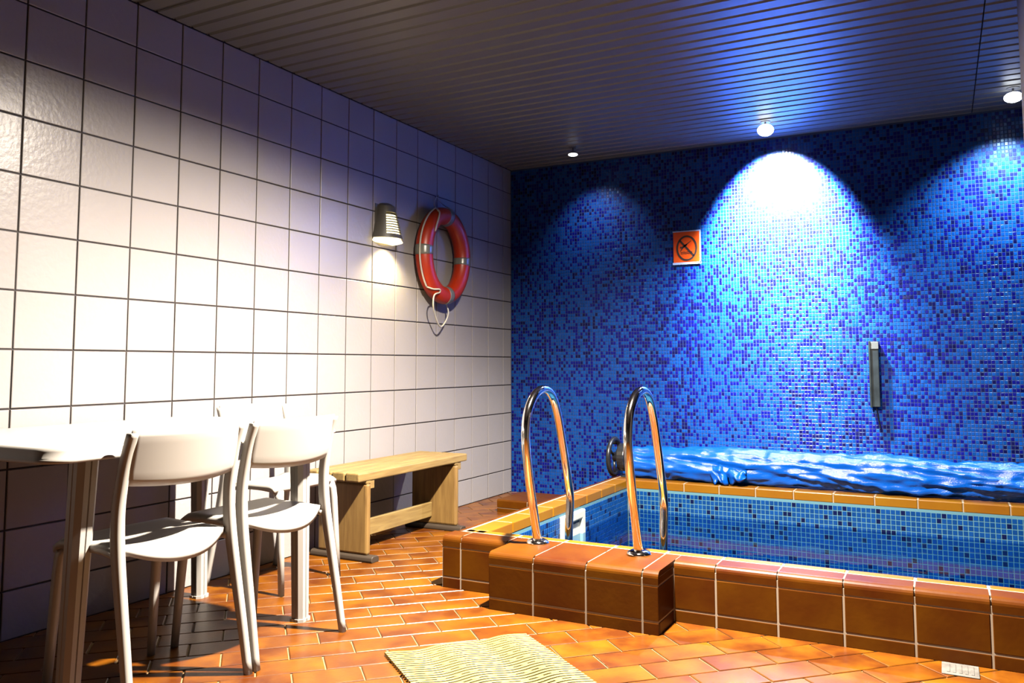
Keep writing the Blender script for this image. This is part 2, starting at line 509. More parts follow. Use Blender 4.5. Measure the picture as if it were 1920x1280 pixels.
core.box(PXI-w_, PXR, PYF+h_, PYI-w_, HC-e, HC-h_)
core.box(SX0+0.012, SX1-0.012, SYF+h_, PYF+h_+0.01, HC-e, HC-h_)
core.box(PXI-0.02, PXR, PYI-0.02, PYB+0.02, -1.25, -1.0)
in_pool(core.build('curb_core', 'curb_grout', fix=False))
def ptile(mbx, m, bevel=0.004, segs=2):
    return in_pool(mbx.build('tile', m, bevel=bevel, segs=segs))
def bt(x0, x1, y0, y1, z0, z1, m='curb_tile', bevel=0.003):
    b = MB(); b.box(x0, x1, y0, y1, z0, z1); return ptile(b, m, bevel)
D = 0.012
def bull_profile(a0, a1, z0, z1, r):
    """2D outline: outer face at a0, top runs to a1, rounded outer top edge; a grows inwards"""
    s = 1 if a1 > a0 else -1
    pts = [(a0, z0)]
    for k in range(6):
        t = math.pi/2*k/5
        pts.append((a0 + s*r*(1-math.cos(t)), z1 - r + r*math.sin(t)))
    pts += [(a1, z1), (a1, z1-D), (a0+s*D, z1-D-0.012), (a0+s*D, z0)]
    return pts
Z1, Z2 = 0.050, 0.186
GW = 0.0125     # wide lengthwise joint
WL = -2.598      # white joint line along the front
def bull_x(x0, x1, yf, yb):
    b = MB(); b.prism(bull_profile(yf, yb, Z2+g/2, HC, 0.026), 'x', x0, x1)
    o = in_pool(b.build('tile', 'curb_tile')); 
    return o
# grid of vertical joints
JX = [2.318 + 0.2345*k for k in range(-6, 14)]
front = [PXL] + [x for x in JX if x > PXL+0.1] + [PXR]
# front face of the curb
for a, b_ in zip(front[:-1], front[1:]):
    if b_ > PXR: b_ = PXR
    if a >= b_ - 0.02: continue
    segs_ = []
    if a < SX0 and b_ > SX0: segs_ = [(a, SX0)]
    elif a < SX1 and b_ > SX1: segs_ = [(SX1, b_)]
    elif a >= SX0 and b_ <= SX1: segs_ = []
    else: segs_ = [(a, b_)]
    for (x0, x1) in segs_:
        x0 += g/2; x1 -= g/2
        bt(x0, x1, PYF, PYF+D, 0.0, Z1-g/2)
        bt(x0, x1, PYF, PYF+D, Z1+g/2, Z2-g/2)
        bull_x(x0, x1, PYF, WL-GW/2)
# inner strip of the front coping
for a, b_ in zip(front[:-1], front[1:]):
    if a > PXR-0.03: continue
    x0 = max(a, PXL+0.045)
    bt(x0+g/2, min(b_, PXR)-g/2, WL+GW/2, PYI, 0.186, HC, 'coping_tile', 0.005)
# entry step: face, ends and top
sj = [SX0, 1.6145, 1.849, 2.0835, SX1]
for a, b_ in zip(sj[:-1], sj[1:]):
    x0, x1 = a+g/2*(a > SX0), b_-g/2*(b_ < SX1)
    bt(x0, x1, SYF, SYF+D, 0.0, Z1-g/2)
    bt(x0, x1, SYF, SYF+D, Z1+g/2, Z2-g/2)
    bull_x(x0, x1, SYF, WL-GW/2)
for xs, s in ((SX1, 1), (SX0, -1)):
    x0, x1 = (xs-D, xs+0.0008) if s > 0 else (xs-0.0008, xs+D)
    for (z0, z1) in ((0.0, Z1-g/2), (Z1+g/2, Z2-g/2), (Z2+g/2, HC-0.02)):
        bt(x0, x1, SYF+D+0.002, PYF-0.002, z0, z1)
# left side of the curb: outer face, thin bullnose and inner coping
JYL = [PYF, -2.542, -2.295, -2.05, -1.805, -1.56, -1.312, -1.066, -0.820, PYB, PYK]
XW = 1.088
for a, b_ in zip(JYL[:-1], JYL[1:]):
    y0, y1 = a+g/2, b_-g/2
    bt(PXL, PXL+D, y0 if a > PYF else y0+D, y1, 0.0, Z1-g/2)
    bt(PXL, PXL+D, y0 if a > PYF else y0+D, y1, Z1+g/2, Z2-g/2)
    b = MB(); b.prism(bull_profile(PXL, XW-GW/2, Z2+g/2, HC, 0.022), 'y', (y0 if a > PYF else WL+g/2), y1)
    if y1 > WL+0.02: in_pool(b.build('tile', 'curb_tile'))
    if a >= PYF and b_ > WL+0.02:
        bt(XW+GW/2, PXI, max(y0, WL+GW/2), y1, 0.186, HC, 'coping_tile', 0.005)
# far coping and the deck strip behind it
JXB = [PXI] + [1.588 + 0.2325*k for k in range(0, 16) if 1.588+0.2325*k < PXR-0.03] + [PXR]
for a, b_ in zip(JXB[:-1], JXB[1:]):
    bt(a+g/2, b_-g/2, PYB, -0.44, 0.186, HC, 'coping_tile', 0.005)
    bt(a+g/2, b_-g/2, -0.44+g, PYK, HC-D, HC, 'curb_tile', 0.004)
# mosaic lining (pool walls) and grout behind it
lin = MB()
lin.quad((PXI-0.002, PYI, -1.0), (PXI-0.002, PYB, -1.0), (PXI-0.002, PYB, 0.186), (PXI-0.002, PYI, 0.186))
lin.quad((PXI, PYB+0.002, -1.0), (PXR, PYB+0.002, -1.0), (PXR, PYB+0.002, 0.186), (PXI, PYB+0.002, 0.186))
lin.quad((PXI, PYI-0.002, -1.0), (PXR, PYI-0.002, -1.0), (PXR, PYI-0.002, 0.186), (PXI, PYI-0.002, 0.186))
lin.quad((PXI, PYI, -0.998), (PXR, PYI, -0.998), (PXR, PYB, -0.998), (PXI, PYB, -0.998))
in_pool(lin.build('lining_grout', 'pool_grout', fix=False))
PU, PV = 0.0268, 0.0300
for nm, org, ax, n, L in (('mosaic_tiles', (PXI-0.002, PYI, -1.0), (0,1,0), (1,0,0), PYB-PYI),
                          ('mosaic_tiles', (PXI, PYB+0.002, -1.0), (1,0,0), (0,-1,0), PXR-PXI),
                          ('mosaic_tiles', (PXI, PYI-0.002, -1.0), (1,0,0), (0,1,0), PXR-PXI)):
    in_pool(mosaic(nm, pool, org, ax, (0,0,1), n, int(L/PU), int(1.186/PV), PU, PV, 0.0034, pool_pal, 0.0018, 0.01))
wt = MB(); wt.quad((PXI, PYI, WATER), (PXR, PYI, WATER), (PXR, PYB, WATER), (PXI, PYB, WATER))
o = in_pool(wt.build('water', 'water')); o['label'] = 'clear still water'
# skimmer mouth on the left pool wall
sk = MB(); y0, y1, z0, z1, x0 = -1.715, -1.385, -0.12, 0.172, PXI
t = 0.05
rings = []
for (x, dd) in ((x0-0.002, 0.0), (x0+0.018, 0.0), (x0+0.022, 0.006)):
    rings.append([(x, y0+dd, z0+dd), (x, y1-dd, z0+dd), (x, y1-dd, z1-dd), (x, y0+dd, z1-dd)])
for (x, dd) in ((x0+0.022, t-0.006), (x0+0.018, t), (x0-0.05, t)):
    rings.append([(x, y0+dd, z0+dd), (x, y1-dd, z0+dd), (x, y1-dd, z1-dd), (x, y0+dd, z1-dd)])
sk.loft(rings, True, False)
o = in_pool(sk.build('skimmer_frame', 'skimmer_white', bevel=0.004)); o['label'] = 'white plastic skimmer frame'
sf = MB(); sf.box(x0+0.0015, x0+0.004, y0+t-0.004, y1-t+0.004, z0+t-0.004, z1-t-0.02)
o = in_pool(sf.build('skimmer_flap', 'skimmer_white')); 

# low tiled plinth behind the pool's left end
pl = empty('tiled_plinth', (0.34, -0.875, 0)); tag(pl, 'low brown tiled plinth on the floor near the mosaic wall corner', 'plinth')
b = MB(); b.box(0.004, 0.696, 0.004, 0.396, 0.0, 0.084); b.build('plinth_core', 'curb_grout', pl)
for (x0, x1) in ((0.0, 0.232), (0.238, 0.466), (0.472, 0.70)):
    b = MB(); b.box(x0, x1, 0.0, 0.012, 0.0, 0.028); b.build('tile', 'curb_tile', pl, bevel=0.002)
    b = MB(); b.prism(bull_profile(0.0, 0.194, 0.034, 0.088, 0.012), 'x', x0, x1); b.build('tile', 'curb_tile', pl)
    b = MB(); b.box(x0, x1, 0.20, 0.40, 0.076, 0.088); b.build('tile', 'curb_tile', pl, bevel=0.003)
for (z0, z1) in ((0.0, 0.028), (0.034, 0.074)):
    b = MB(); b.box(-0.001, 0.011, 0.014, 0.40, z0, z1); b.build('tile', 'curb_tile', pl, bevel=0.002)

# ------------------------------------------------------------------ hand rails
prof = [(-2.668, 0.235), (-2.705, 0.375), (-2.752, 0.53), (-2.783, 0.68), (-2.780, 0.785), (-2.742, 0.855), (-2.675, 0.905),
        (-2.590, 0.920), (-2.510, 0.890), (-2.448, 0.805), (-2.395, 0.675), (-2.345, 0.535), (-2.308, 0.42), (-2.306, 0.34),
        (-2.322, 0.21), (-2.325, -0.1), (-2.325, -0.6)]
def rail(x, label):
    r = empty('pool_handrail', (x, -2.668, HC)); tag(r, label, 'handrail', 'curved pool handrails')
    pts = smooth_path([(0, y+2.668, z-HC) for y, z in prof], 6)
    b = MB(); b.tube(pts, 0.0195, 18); b.build('rail_tube', 'chrome', r, smooth=True)
    f = MB(); ring = []
    for (rr, zz) in ((0.0, 0.001), (0.052, 0.001), (0.052, 0.004), (0.046, 0.012), (0.030, 0.019), (0.021, 0.021), (0.0205, 0.014)):
        ring.append([(max(rr, 1e-4)*math.cos(2*math.pi*k/28), max(rr, 1e-4)*math.sin(2*math.pi*k/28), zz) for k in range(28)])
    f.loft(ring, True, False); f.build('base_flange', 'chrome', r, smooth=True)
rail(1.518, 'curved chrome pool handrail on the step, nearer the bench')
rail(1.988, 'curved chrome pool handrail on the step, nearer the cover roll')

# ------------------------------------------------------------------ rolled pool cover on its reel
random.seed(21)
def vnoise(seed):
    rnd = random.Random(seed); tab = [[rnd.uniform(-1, 1) for _ in range(64)] for _ in range(64)]
    def f(x, y):
        xi, yi = math.floor(x), math.floor(y); fx, fy = x-xi, y-yi
        fx = fx*fx*(3-2*fx); fy = fy*fy*(3-2*fy)
        g_ = lambda a, c_: tab[a % 64][c_ % 64]
        return (g_(xi,yi)*(1-fx)+g_(xi+1,yi)*fx)*(1-fy) + (g_(xi,yi+1)*(1-fx)+g_(xi+1,yi+1)*fx)*fy
    return f
n1, n2, n3 = vnoise(1), vnoise(2), vnoise(3)
cover = empty('pool_cover_roll', (1.19, -0.40, HC)); tag(cover, 'crumpled blue plastic pool cover rolled up along the far coping', 'pool cover')
b = MB(); rings = []
NX, NA = 220, 56
Lr = PXR - 1.19 - 0.02
for i in range(NX+1):
    x = Lr*i/NX; ring = []
    swell = 0.012*n1(x*1.7, 3.1) + 0.018*math.exp(-((x-1.62)/0.30)**2)
    for k in range(NA):
        a = 2*math.pi*k/NA
        ca, sa = math.cos(a), math.sin(a)
        R = 0.098 + swell
        tw = x*2.6 + a*1.4
        crease = abs(n2(tw*1.3+7, a*2.2+x*0.8)); crease2 = abs(n3(x*9.0, a*3.0 + x*2.0))
        R += 0.036*(0.40-crease) + 0.018*(0.38-crease2) + 0.004*n1(x*30, a*9)
        # skirt sagging towards the water side and down
        y = -ca*R; z = sa*R
        if sa < 0: 
            y *= 1.0 + 0.22*(-sa); z *= 1.05 + 0.20*(0.5+0.5*n1(x*2.3+5, 1.5))
        zz = 0.118 + z + 0.012*n1(x*1.1, 9.3)
        ring.append((x, y, max(zz, 0.003 + 0.002*(k % 2))))
    rings.append(ring)
b.loft(rings, True, True); b.build('rolled_sheet', 'cover_blue', cover, smooth=True)
# loose flaps hanging at the front
def flap(pts_top, pts_bot, seed):
    rn = vnoise(seed); b = MB(); rows = []
    n, m = 14, 10
    for i in range(n+1):
        row = []
        for j in range(m+1):
            u, v = i/n, j/m
            T = Vector(pts_top[0]).lerp(Vector(pts_top[1]), u); B_ = Vector(pts_bot[0]).lerp(Vector(pts_bot[1]), u)
            p = T.lerp(B_, v); p.y -= 0.045*math.sin(v*math.pi*0.8)*(0.6+0.6*math.sin(u*math.pi)) + 0.030*rn(u*4+1, v*4)
            p.z += 0.014*rn(u*5+9, v*3+4); row.append(p)
        rows.append(row)
    for i in range(n):
        for j in range(m):
            b.quad(rows[i][j], rows[i+1][j], rows[i+1][j+1], rows[i][j+1])
    o = b.build('loose_fold', 'cover_blue', cover, smooth=True)
    s = o.modifiers.new('solid', 'SOLIDIFY'); s.thickness = 0.003
flap(((0.50, -0.085, 0.135), (0.66, -0.09, 0.140)), ((0.60, -0.115, 0.018), (0.69, -0.11, 0.012)), 4)
flap(((0.66, -0.09, 0.115), (0.80, -0.09, 0.110)), ((0.69, -0.11, 0.012), (0.80, -0.115, 0.045)), 5)
reel = empty('cover_reel', (1.085, -0.40, HC)); tag(reel, 'black round hand wheel of the cover reel at the roll end', 'reel')
b = MB(); pts = [(-0.045, 0.125*math.cos(2*math.pi*k/40), 0.135+0.125*math.sin(2*math.pi*k/40)) for k in range(41)]
b.tube(pts, 0.017, 10, False); wheel = b.build('wheel_rim', 'black_plastic', reel, smooth=True)
b = MB(); b.tube([(-0.05, 0, 0.135), (0.085, 0, 0.135)], 0.032, 16); b.build('hub', 'black_plastic', reel, smooth=True)
for k in range(3):
    a = 2*math.pi*k/3+0.5
    b = MB(); b.tube([(-0.045, 0.02*math.cos(a), 0.135+0.02*math.sin(a)), (-0.045, 0.12*math.cos(a), 0.135+0.12*math.sin(a))], 0.010, 8)
    b.build('spoke', 'black_plastic', wheel, smooth=True)
b = MB(); b.tube([(-0.048, 0.075, 0.225), (-0.085, 0.075, 0.225)], 0.012, 10); b.build('crank_knob', 'black_plastic', wheel, smooth=True)
b = MB(); b.tube([(0.0, 0, 0.135), (0.055, 0, 0.135)], 0.098, 26); b.build('end_disc', 'black_plastic', reel, smooth=False, bevel=0.006)
b = MB(); b.box(0.045, 0.062, -0.02, 0.02, 0.008, 0.12); b.build('support_post', 'dark_metal', reel, bevel=0.003)
b = MB(); b.box(0.02, 0.085, -0.05, 0.05, 0.001, 0.008); b.build('base_plate', 'dark_metal', reel, bevel=0.002)

# ------------------------------------------------------------------ chairs
random.seed(5)
BACK = [(0.83, -0.170), (0.77, -0.150), (0.70, -0.134), (0.62, -0.122), (0.54, -0.122), (0.46, -0.131), (0.33, -0.155), (0.17, -0.186), (0.0, -0.217)]
def rounded_rect(w, d, r, n=3):
    pts = []
    for cx, cy, a0 in ((w/2-r, d/2-r, 0), (-w/2+r, d/2-r, 90), (-w/2+r, -d/2+r, 180), (w/2-r, -d/2+r, 270)):
        for k in range(n+1):
            a = math.radians(a0 + 90*k/n); pts.append((cx+r*math.cos(a), cy+r*math.sin(a)))
    return pts
def make_chair(label, loc, rz):
    t = empty('chair', loc, rz); tag(t, label, 'chair', 'white plastic chairs around the table')
    # back legs that carry on upwards as the back posts
    for s in (-1, 1):
        b = MB(); rings = []
        path = smooth_path([(s*(0.213+0.016*(1-min(z, 0.8)/0.8)), y, z) for z, y in BACK], 4)
        for p in path:
            z = p.z
            w = 0.034 if z > 0.5 else 0.028+0.012*z
            d = 0.026+0.016*max(0, 1-abs(z-0.5)/0.5)
            rings.append([(p.x+q[0], p.y+q[1], z) for q in rounded_rect(w, d, min(w, d)*0.38)])
        b.loft(rings); b.build('leg', 'white_plastic', t, smooth=True)
    for s in (-1, 1):
        b = MB(); rings = []
        for z, y, x, w in ((0.462, 0.170, 0.176, 0.050), (0.43, 0.186, 0.184, 0.038), (0.38, 0.194, 0.187, 0.034), (0.2, 0.207, 0.191, 0.030), (0.0, 0.220, 0.196, 0.026)):
            rings.append([(s*x+q[0], y+q[1], z) for q in rounded_rect(w, w, w*0.4)])
        b.loft(rings); b.build('leg', 'white_plastic', t, smooth=True)
    # seat shell with a dipped rear lip
    nu, nv = 18, 18
    def S(u, v):
        w = 0.205 + 0.010*v
        yr = -0.118 - 0.060*(1-u*u); yf = 0.205 - 0.018*u*u
        y = yr + (yf-yr)*v
        z = 0.492 - 0.016*(1-u*u)*math.sin(math.pi*min(1, v*1.1))
        if v < 0.3: z -= 0.050*(1-abs(u)**2.2)*((0.3-v)/0.3)**1.6
        if v > 0.86: z -= 0.016*((v-0.86)/0.14)**2
        if abs(u) > 0.9: z -= 0.010*((abs(u)-0.9)/0.1)**2
        return Vector((u*w, y, z))
    b = MB(); th = 0.022
    top = [[S(-1+2*i/nu, j/nv) for j in range(nv+1)] for i in range(nu+1)]
    n0 = len(b.v)
    for i in range(nu+1):
        for j in range(nv+1): b.v.append(tuple(top[i][j]))
    n1_ = len(b.v)
    for i in range(nu+1):
        for j in range(nv+1):
            p = top[i][j]; b.v.append((p.x*0.985, p.y, p.z-th))
    id_ = lambda base, i, j: base + i*(nv+1)+j
    for i in range(nu):
        for j in range(nv):
            b.f.append((id_(n0,i,j), id_(n0,i+1,j), id_(n0,i+1,j+1), id_(n0,i,j+1)))
            b.f.append((id_(n1_,i,j+1), id_(n1_,i+1,j+1), id_(n1_,i+1,j), id_(n1_,i,j)))
    for i in range(nu):
        b.f.append((id_(n0,i,0), id_(n1_,i,0), id_(n1_,i+1,0), id_(n0,i+1,0)))
        b.f.append((id_(n0,i+1,nv), id_(n1_,i+1,nv), id_(n1_,i,nv), id_(n0,i,nv)))
    for j in range(nv):
        b.f.append((id_(n0,0,j+1), id_(n1_,0,j+1), id_(n1_,0,j), id_(n0,0,j)))
        b.f.append((id_(n0,nu,j), id_(n1_,nu,j), id_(n1_,nu,j+1), id_(n0,nu,j+1)))
    b.build('seat', 'white_plastic', t, smooth=True)
    # curved backrest panel between the posts
    b = MB(); nu, nv = 20, 8; rows = []
    for i in range(nu+1):
        u = -1+2*i/nu; ring = []
        zt = 0.838; zb = 0.672 - 0.014*(1-u*u)
        sect = []
        for j in range(nv+1):
            v = j/nv; z = zb+(zt-zb)*v
            yy = -0.128 - 0.038*(1-u*u) - 0.05*max(0, (z-0.62))/0.21*0.9 + 0.004
            th2 = 0.0075 if 0 < j < nv else 0.004
            sect.append((yy, z, th2))
        front_ = [(u*0.214, yy+th_, z) for yy, z, th_ in sect]
        back_ = [(u*0.214, yy-th_, z) for yy, z, th_ in reversed(sect)]
        rows.append(front_+back_)
    b.loft(rows, True, True); b.build('backrest', 'white_plastic', t, smooth=True)
    # side rails joining front and back legs under the seat
    for s in (-1, 1):
        b = MB(); b.tube(smooth_path([(s*0.208, -0.126, 0.452), (s*0.200, -0.06, 0.466), (s*0.190, 0.05, 0.470), (s*0.180, 0.165, 0.460)], 4), 0.013, 10)
        b.build('side_rail', 'white_plastic', t, smooth=True)
    return t
make_chair('white plastic chair nearest the viewer, its back in the foreground', (0.83, -4.163, 0), math.pi/2)
make_chair('white plastic chair in the middle, between the foreground chair and the bench', (0.83, -3.669, 0), math.pi/2)
make_chair('white plastic chair standing with its back against the tiled wall', (0.270, -2.985, 0), -math.pi/2)

# ------------------------------------------------------------------ table
TX0, TX1, TY0, TY1, TZ = 0.055, 0.950, -4.600, -3.330, 0.80
tb = empty('table', ((TX0+TX1)/2, (TY0+TY1)/2, 0)); tag(tb, 'white plastic table with rounded corners pushed against the tiled wall', 'table')
W, Ln = TX1-TX0, TY1-TY0
b = MB(); rings = []
for (ins, z, r) in ((0.030, 0.755, 0.06), (0.002, 0.755, 0.08), (0.0, 0.760, 0.08), (0.0, 0.766, 0.08), (0.006, 0.770, 0.08), (0.008, 0.788, 0.08), (0.014, 0.797, 0.075), (0.024, 0.800, 0.07), (0.030, 0.8002, 0.066), (0.06, 0.8003, 0.05)):
    rings.append([(x, y, z) for x, y in rounded_rect(W-2*ins, Ln-2*ins, r, 7)])
b.loft(rings, True, True); b.build('table_top', 'white_plastic', tb, smooth=True)
def leg_profile(w):
    h = w/2; c_ = w*0.22; n_ = 0.0025
    return [(h, h-c_), (h-c_, h), (n_, h), (0, h-0.004), (-n_, h), (-h+c_, h), (-h, h-c_), (-h, n_), (-h+0.004, 0), (-h, -n_), (-h, -h+c_), (-h+c_, -h),
            (-n_, -h), (0, -h+0.004), (n_, -h), (h-c_, -h), (h, -h+c_), (h, -n_), (h-0.004, 0), (h, n_)]
cxm, cym = (TX0+TX1)/2, (TY0+TY1)/2
for (fx_, fy_) in ((0.800, -3.405), (0.172, -3.360), (0.780, -4.405), (0.172, -4.405)):
    tx, ty = fx_, fy_ + (0.03 if fy_ < -4 else -0.02)
    lg = MB(); rings = []
    for z, w in ((0.0, 0.062), (0.012, 0.062)): rings.append([(fx_-cxm+p[0]*1.16, fy_-cym+p[1]*1.16, z) for p in leg_profile(w)])
    for z, w in ((0.0125, 0.060), (0.4, 0.066), (0.775, 0.074)):
        q = z/0.775; rings.append([(fx_+(tx-fx_)*q-cxm+p[0], fy_+(ty-fy_)*q-cym+p[1], z) for p in leg_profile(w)])
    lg.loft(rings); lg.build('leg', 'white_plastic', tb)

# ------------------------------------------------------------------ bench
bn = empty('bench', (0.26, -2.01, 0)); tag(bn, 'pine bench with four plank seat and solid panel ends by the tiled wall', 'bench')
def bb(name, x0, x1, y0, y1, z0, z1, m, bev=0.006, par=None):
    q = MB(); q.box(x0-0.26, x1-0.26, y0+2.01, y1+2.01, z0, z1); return q.build(name, m, par or bn, bevel=bev)
for (x0, x1) in ((0.072, 0.156), (0.165, 0.249), (0.258, 0.340), (0.348, 0.436)):
    bb('plank', x0, x1, -2.565, -1.452, 0.420, 0.466, 'pine_y', 0.007)
for yc in (-2.475, -1.575):
    ep = bb('end_panel', 0.105, 0.438, yc-0.018, yc+0.018, 0.034, 0.405, 'pine_z', 0.012)
    bb('cleat', 0.085, 0.430, yc+0.018, yc+0.055, 0.375, 0.420, 'pine_y', 0.003, ep)
    bb('cleat', 0.085, 0.432, yc-0.018, yc+0.018, 0.405, 0.420, 'pine_y', 0.002, ep)
    q = MB(); pr = [(-0.030, 0.0), (0.030, 0.0), (0.034, 0.010), (0.030, 0.026), (0.018, 0.034), (-0.018, 0.034), (-0.030, 0.026), (-0.034, 0.010)]
    q.prism([(p[0]+yc+2.01, p[1]) for p in pr], 'x', 0.065-0.26, 0.482-0.26); q.build('foot', 'dark_wood', bn, bevel=0.004)
bb('stretcher', 0.235, 0.262, -2.457, -1.593, 0.078, 0.168, 'pine_y', 0.004)

# ------------------------------------------------------------------ life ring
rg = empty('life_ring', (0.075, -1.170, 1.795)); tag(rg, 'orange red life ring with grey bands hung on the tiled wall', 'life ring')
RY, RZ, RT = 0.250, 0.280, 0.061
def ring_pt(th, ph, r):
    c_, s_ = math.cos(th), math.sin(th)
    n_ = Vector((0, c_/RY, s_/RZ)).normalized()
    return Vector((0, RY*c_, RZ*s_)) + n_*(r*math.cos(ph)) + Vector((1, 0, 0))*(r*0.98*math.sin(ph))
def ring_part(name, m, a0, a1, r, n, closed=False, np_=24, par=None):
    q = MB(); rings = []
    for i in range(n+(0 if closed else 1)):
        th = math.radians(a0+(a1-a0)*i/n)
        rings.append([ring_pt(th, 2*math.pi*k/np_, r) for k in range(np_)])
    if closed: rings.append(rings[0])
    q.loft(rings, True, not closed); return q.build(name, m, par or rg, smooth=True)
body = ring_part('ring_body', 'ring_red', 0, 360, RT, 72, True)
for a in (84, 178, 356, 276):
    ring_part('band', 'band_grey', a-6, a+6, RT+0.0022, 5, par=body)
def rope(name, pts, r=0.0045):
    q = MB(); q.tube(smooth_path([(p[0]-0.075, p[1]+1.170, p[2]-1.795) for p in pts], 5), r, 8); q.build(name, 'rope_white', rg, smooth=True)
def on_ring(deg, ph, off=0.006):
    p = ring_pt(math.radians(deg), math.radians(ph), RT+off); return (p.x+0.075, p.y-1.170, p.z+1.795)
rope('grab_line', [on_ring(a, 8) for a in range(112, 232, 8)], 0.006)
rope('grab_line', [on_ring(112, 8), on_ring(118, 50), on_ring(128, 72), on_ring(140, 84), on_ring(150, 92)], 0.006)
rope('hanging_cord', [(0.012, -1.170, 2.222), (0.05, -1.26, 2.15), on_ring(118, 40)], 0.004)
rope('hanging_cord', [(0.012, -1.170, 2.222), (0.04, -1.13, 2.17), on_ring(80, 40)], 0.003)
rope('trailing_cord', [on_ring(224, 8), on_ring(230, 40), on_ring(236, 70, 0.01), on_ring(240, 60, 0.008), (0.13, -1.375, 1.50), (0.12, -1.372, 1.43), (0.10, -1.315, 1.365), (0.09, -1.255, 1.306), (0.08, -1.200, 1.296),
                       (0.07, -1.125, 1.346), (0.06, -1.082, 1.405), (0.045, -1.090, 1.470)], 0.0055)
q = MB(); q.tube([(-0.073, 0, 0.427), (-0.050, 0, 0.427), (-0.048, 0, 0.437)], 0.005, 8); q.build('wall_hook', 'band_grey', rg, smooth=True)

# ------------------------------------------------------------------ wall lamp
lp = empty('wall_lamp', (0.0, -1.775, 1.805)); tag(lp, 'grey half cone wall lamp with glowing louvre slots beside the life ring', 'lamp')
LH = 0.262
def lr(z): return 0.128 - 0.062*(z/LH)
hs = MB(); NA_ = 36; zs = [0.030, 0.052]
for k in range(9):
    zs += [0.056+k*0.0165, 0.056+k*0.0165+0.0105]
zs += [0.215, 0.240, 0.254, LH]
zs = sorted(zs)
def lp_pt(a, z, r): return (r*math.cos(a), r*math.sin(a), z)
def rad(z):
    r = lr(z)
    if z > 0.235: r -= 0.05*((z-0.235)/(LH-0.235))**2*0.6
    return r
for i in range(NA_):
    a0 = -math.pi/2+math.pi*i/NA_; a1 = -math.pi/2+math.pi*(i+1)/NA_
    am = math.degrees((a0+a1)/2)
    for j in range(len(zs)-1):
        z0, z1 = zs[j], zs[j+1]
        slit = any(abs(z0-(0.056+k*0.0165)) < 1e-6 for k in range(9)) and z1-z0 < 0.0106
        if slit and abs(am) < 47: continue
        hs.quad(lp_pt(a0, z0, rad(z0)), lp_pt(a1, z0, rad(z0)), lp_pt(a1, z1, rad(z1)), lp_pt(a0, z1, rad(z1)))
    hs.quad(lp_pt(a0, LH, rad(LH)), lp_pt(a1, LH, rad(LH)), (0, 0, LH), (0, 0, LH-0.0001))
o = hs.build('housing', 'lamp_housing', lp, smooth=False)
s = o.modifiers.new('solid', 'SOLIDIFY'); s.thickness = 0.005; s.offset = -1
df = MB(); rings = []
for z in (0.002, 0.010, 0.030, 0.06, 0.12, 0.19):
    r_ = lr(z)-0.012 if z > 0.025 else lr(z)-0.004-(0.03 if z < 0.005 else 0.0)
    rings.append([lp_pt(-math.pi/2+math.pi*k/24, z, r_) for k in range(25)])
df.loft(rings, False, False)
n = len(df.v); df.v.append((0.02, 0, 0.0))
for k in range(24): df.f.append((n, k+1, k))
df.build('diffuser', 'lamp_glow', lp, smooth=True)
bp_ = MB(); bp_.box(0.0005, 0.006, -0.10, 0.10, 0.02, 0.25); bp_.build('back_plate', 'lamp_housing', lp, bevel=0.002)
ld = bpy.data.lights.new('wall_lamp_bulb', 'SPOT'); ld.energy = 100; ld.color = (1.0, 0.80, 0.40); ld.spot_size = math.radians(140); ld.spot_blend = 0.7; ld.shadow_soft_size = 0.04
lo = bpy.data.objects.new('wall_lamp_bulb', ld); COL.objects.link(lo); lo.parent = lp; lo.location = (0.075, 0, -0.012)

# ------------------------------------------------------------------ ceiling spots
def ceiling_spot(loc, label, glow, rx, rz):
    t = empty('ceiling_spot', loc); tag(t, label, 'spotlight', 'small spots along the mosaic wall')
    q = MB(); q.tube([(0, 0, CEIL-loc[2]+0.008), (0, 0, CEIL-loc[2]-0.004)], 0.034, 20); q.build('ceiling_plate', 'spot_housing', t, smooth=False)
    q = MB(); q.tube([(0, 0, CEIL-loc[2]-0.002), (0, 0, 0.016)], 0.006, 10); q.build('stem', 'spot_housing', t, smooth=True)
    q = MB(); q.tube([(0, 0, 0.024), (0, 0, 0.016), (0, 0, rz*0.2)], [0.014, rx*0.75, rx*0.94], 22); hsg = q.build('housing', 'spot_housing', t, smooth=True)
    q = MB(); rings = []
    for k in range(9):
        a = math.pi*(k/8) - math.pi/2
        rings.append([(max(rx*math.cos(a), 1e-4)*math.cos(2*math.pi*m/22), max(rx*math.cos(a), 1e-4)*math.sin(2*math.pi*m/22), rz*math.sin(a)) for m in range(22)])
    q.loft(rings, True, False); q.build('lens', glow, hsg, smooth=True)
ceiling_spot((0.755, -0.445, 2.600), 'small dim ceiling spot nearest the white tiled wall', 'spot_glow_dim', 0.036, 0.011)
ceiling_spot((2.150, -0.430, 2.600), 'brilliant ceiling spot above the white glare on the mosaic', 'spot_glow', 0.054, 0.040)
ceiling_spot((3.567, -0.445, 2.600), 'bright oval ceiling spot at the right edge', 'spot_glow', 0.050, 0.030)

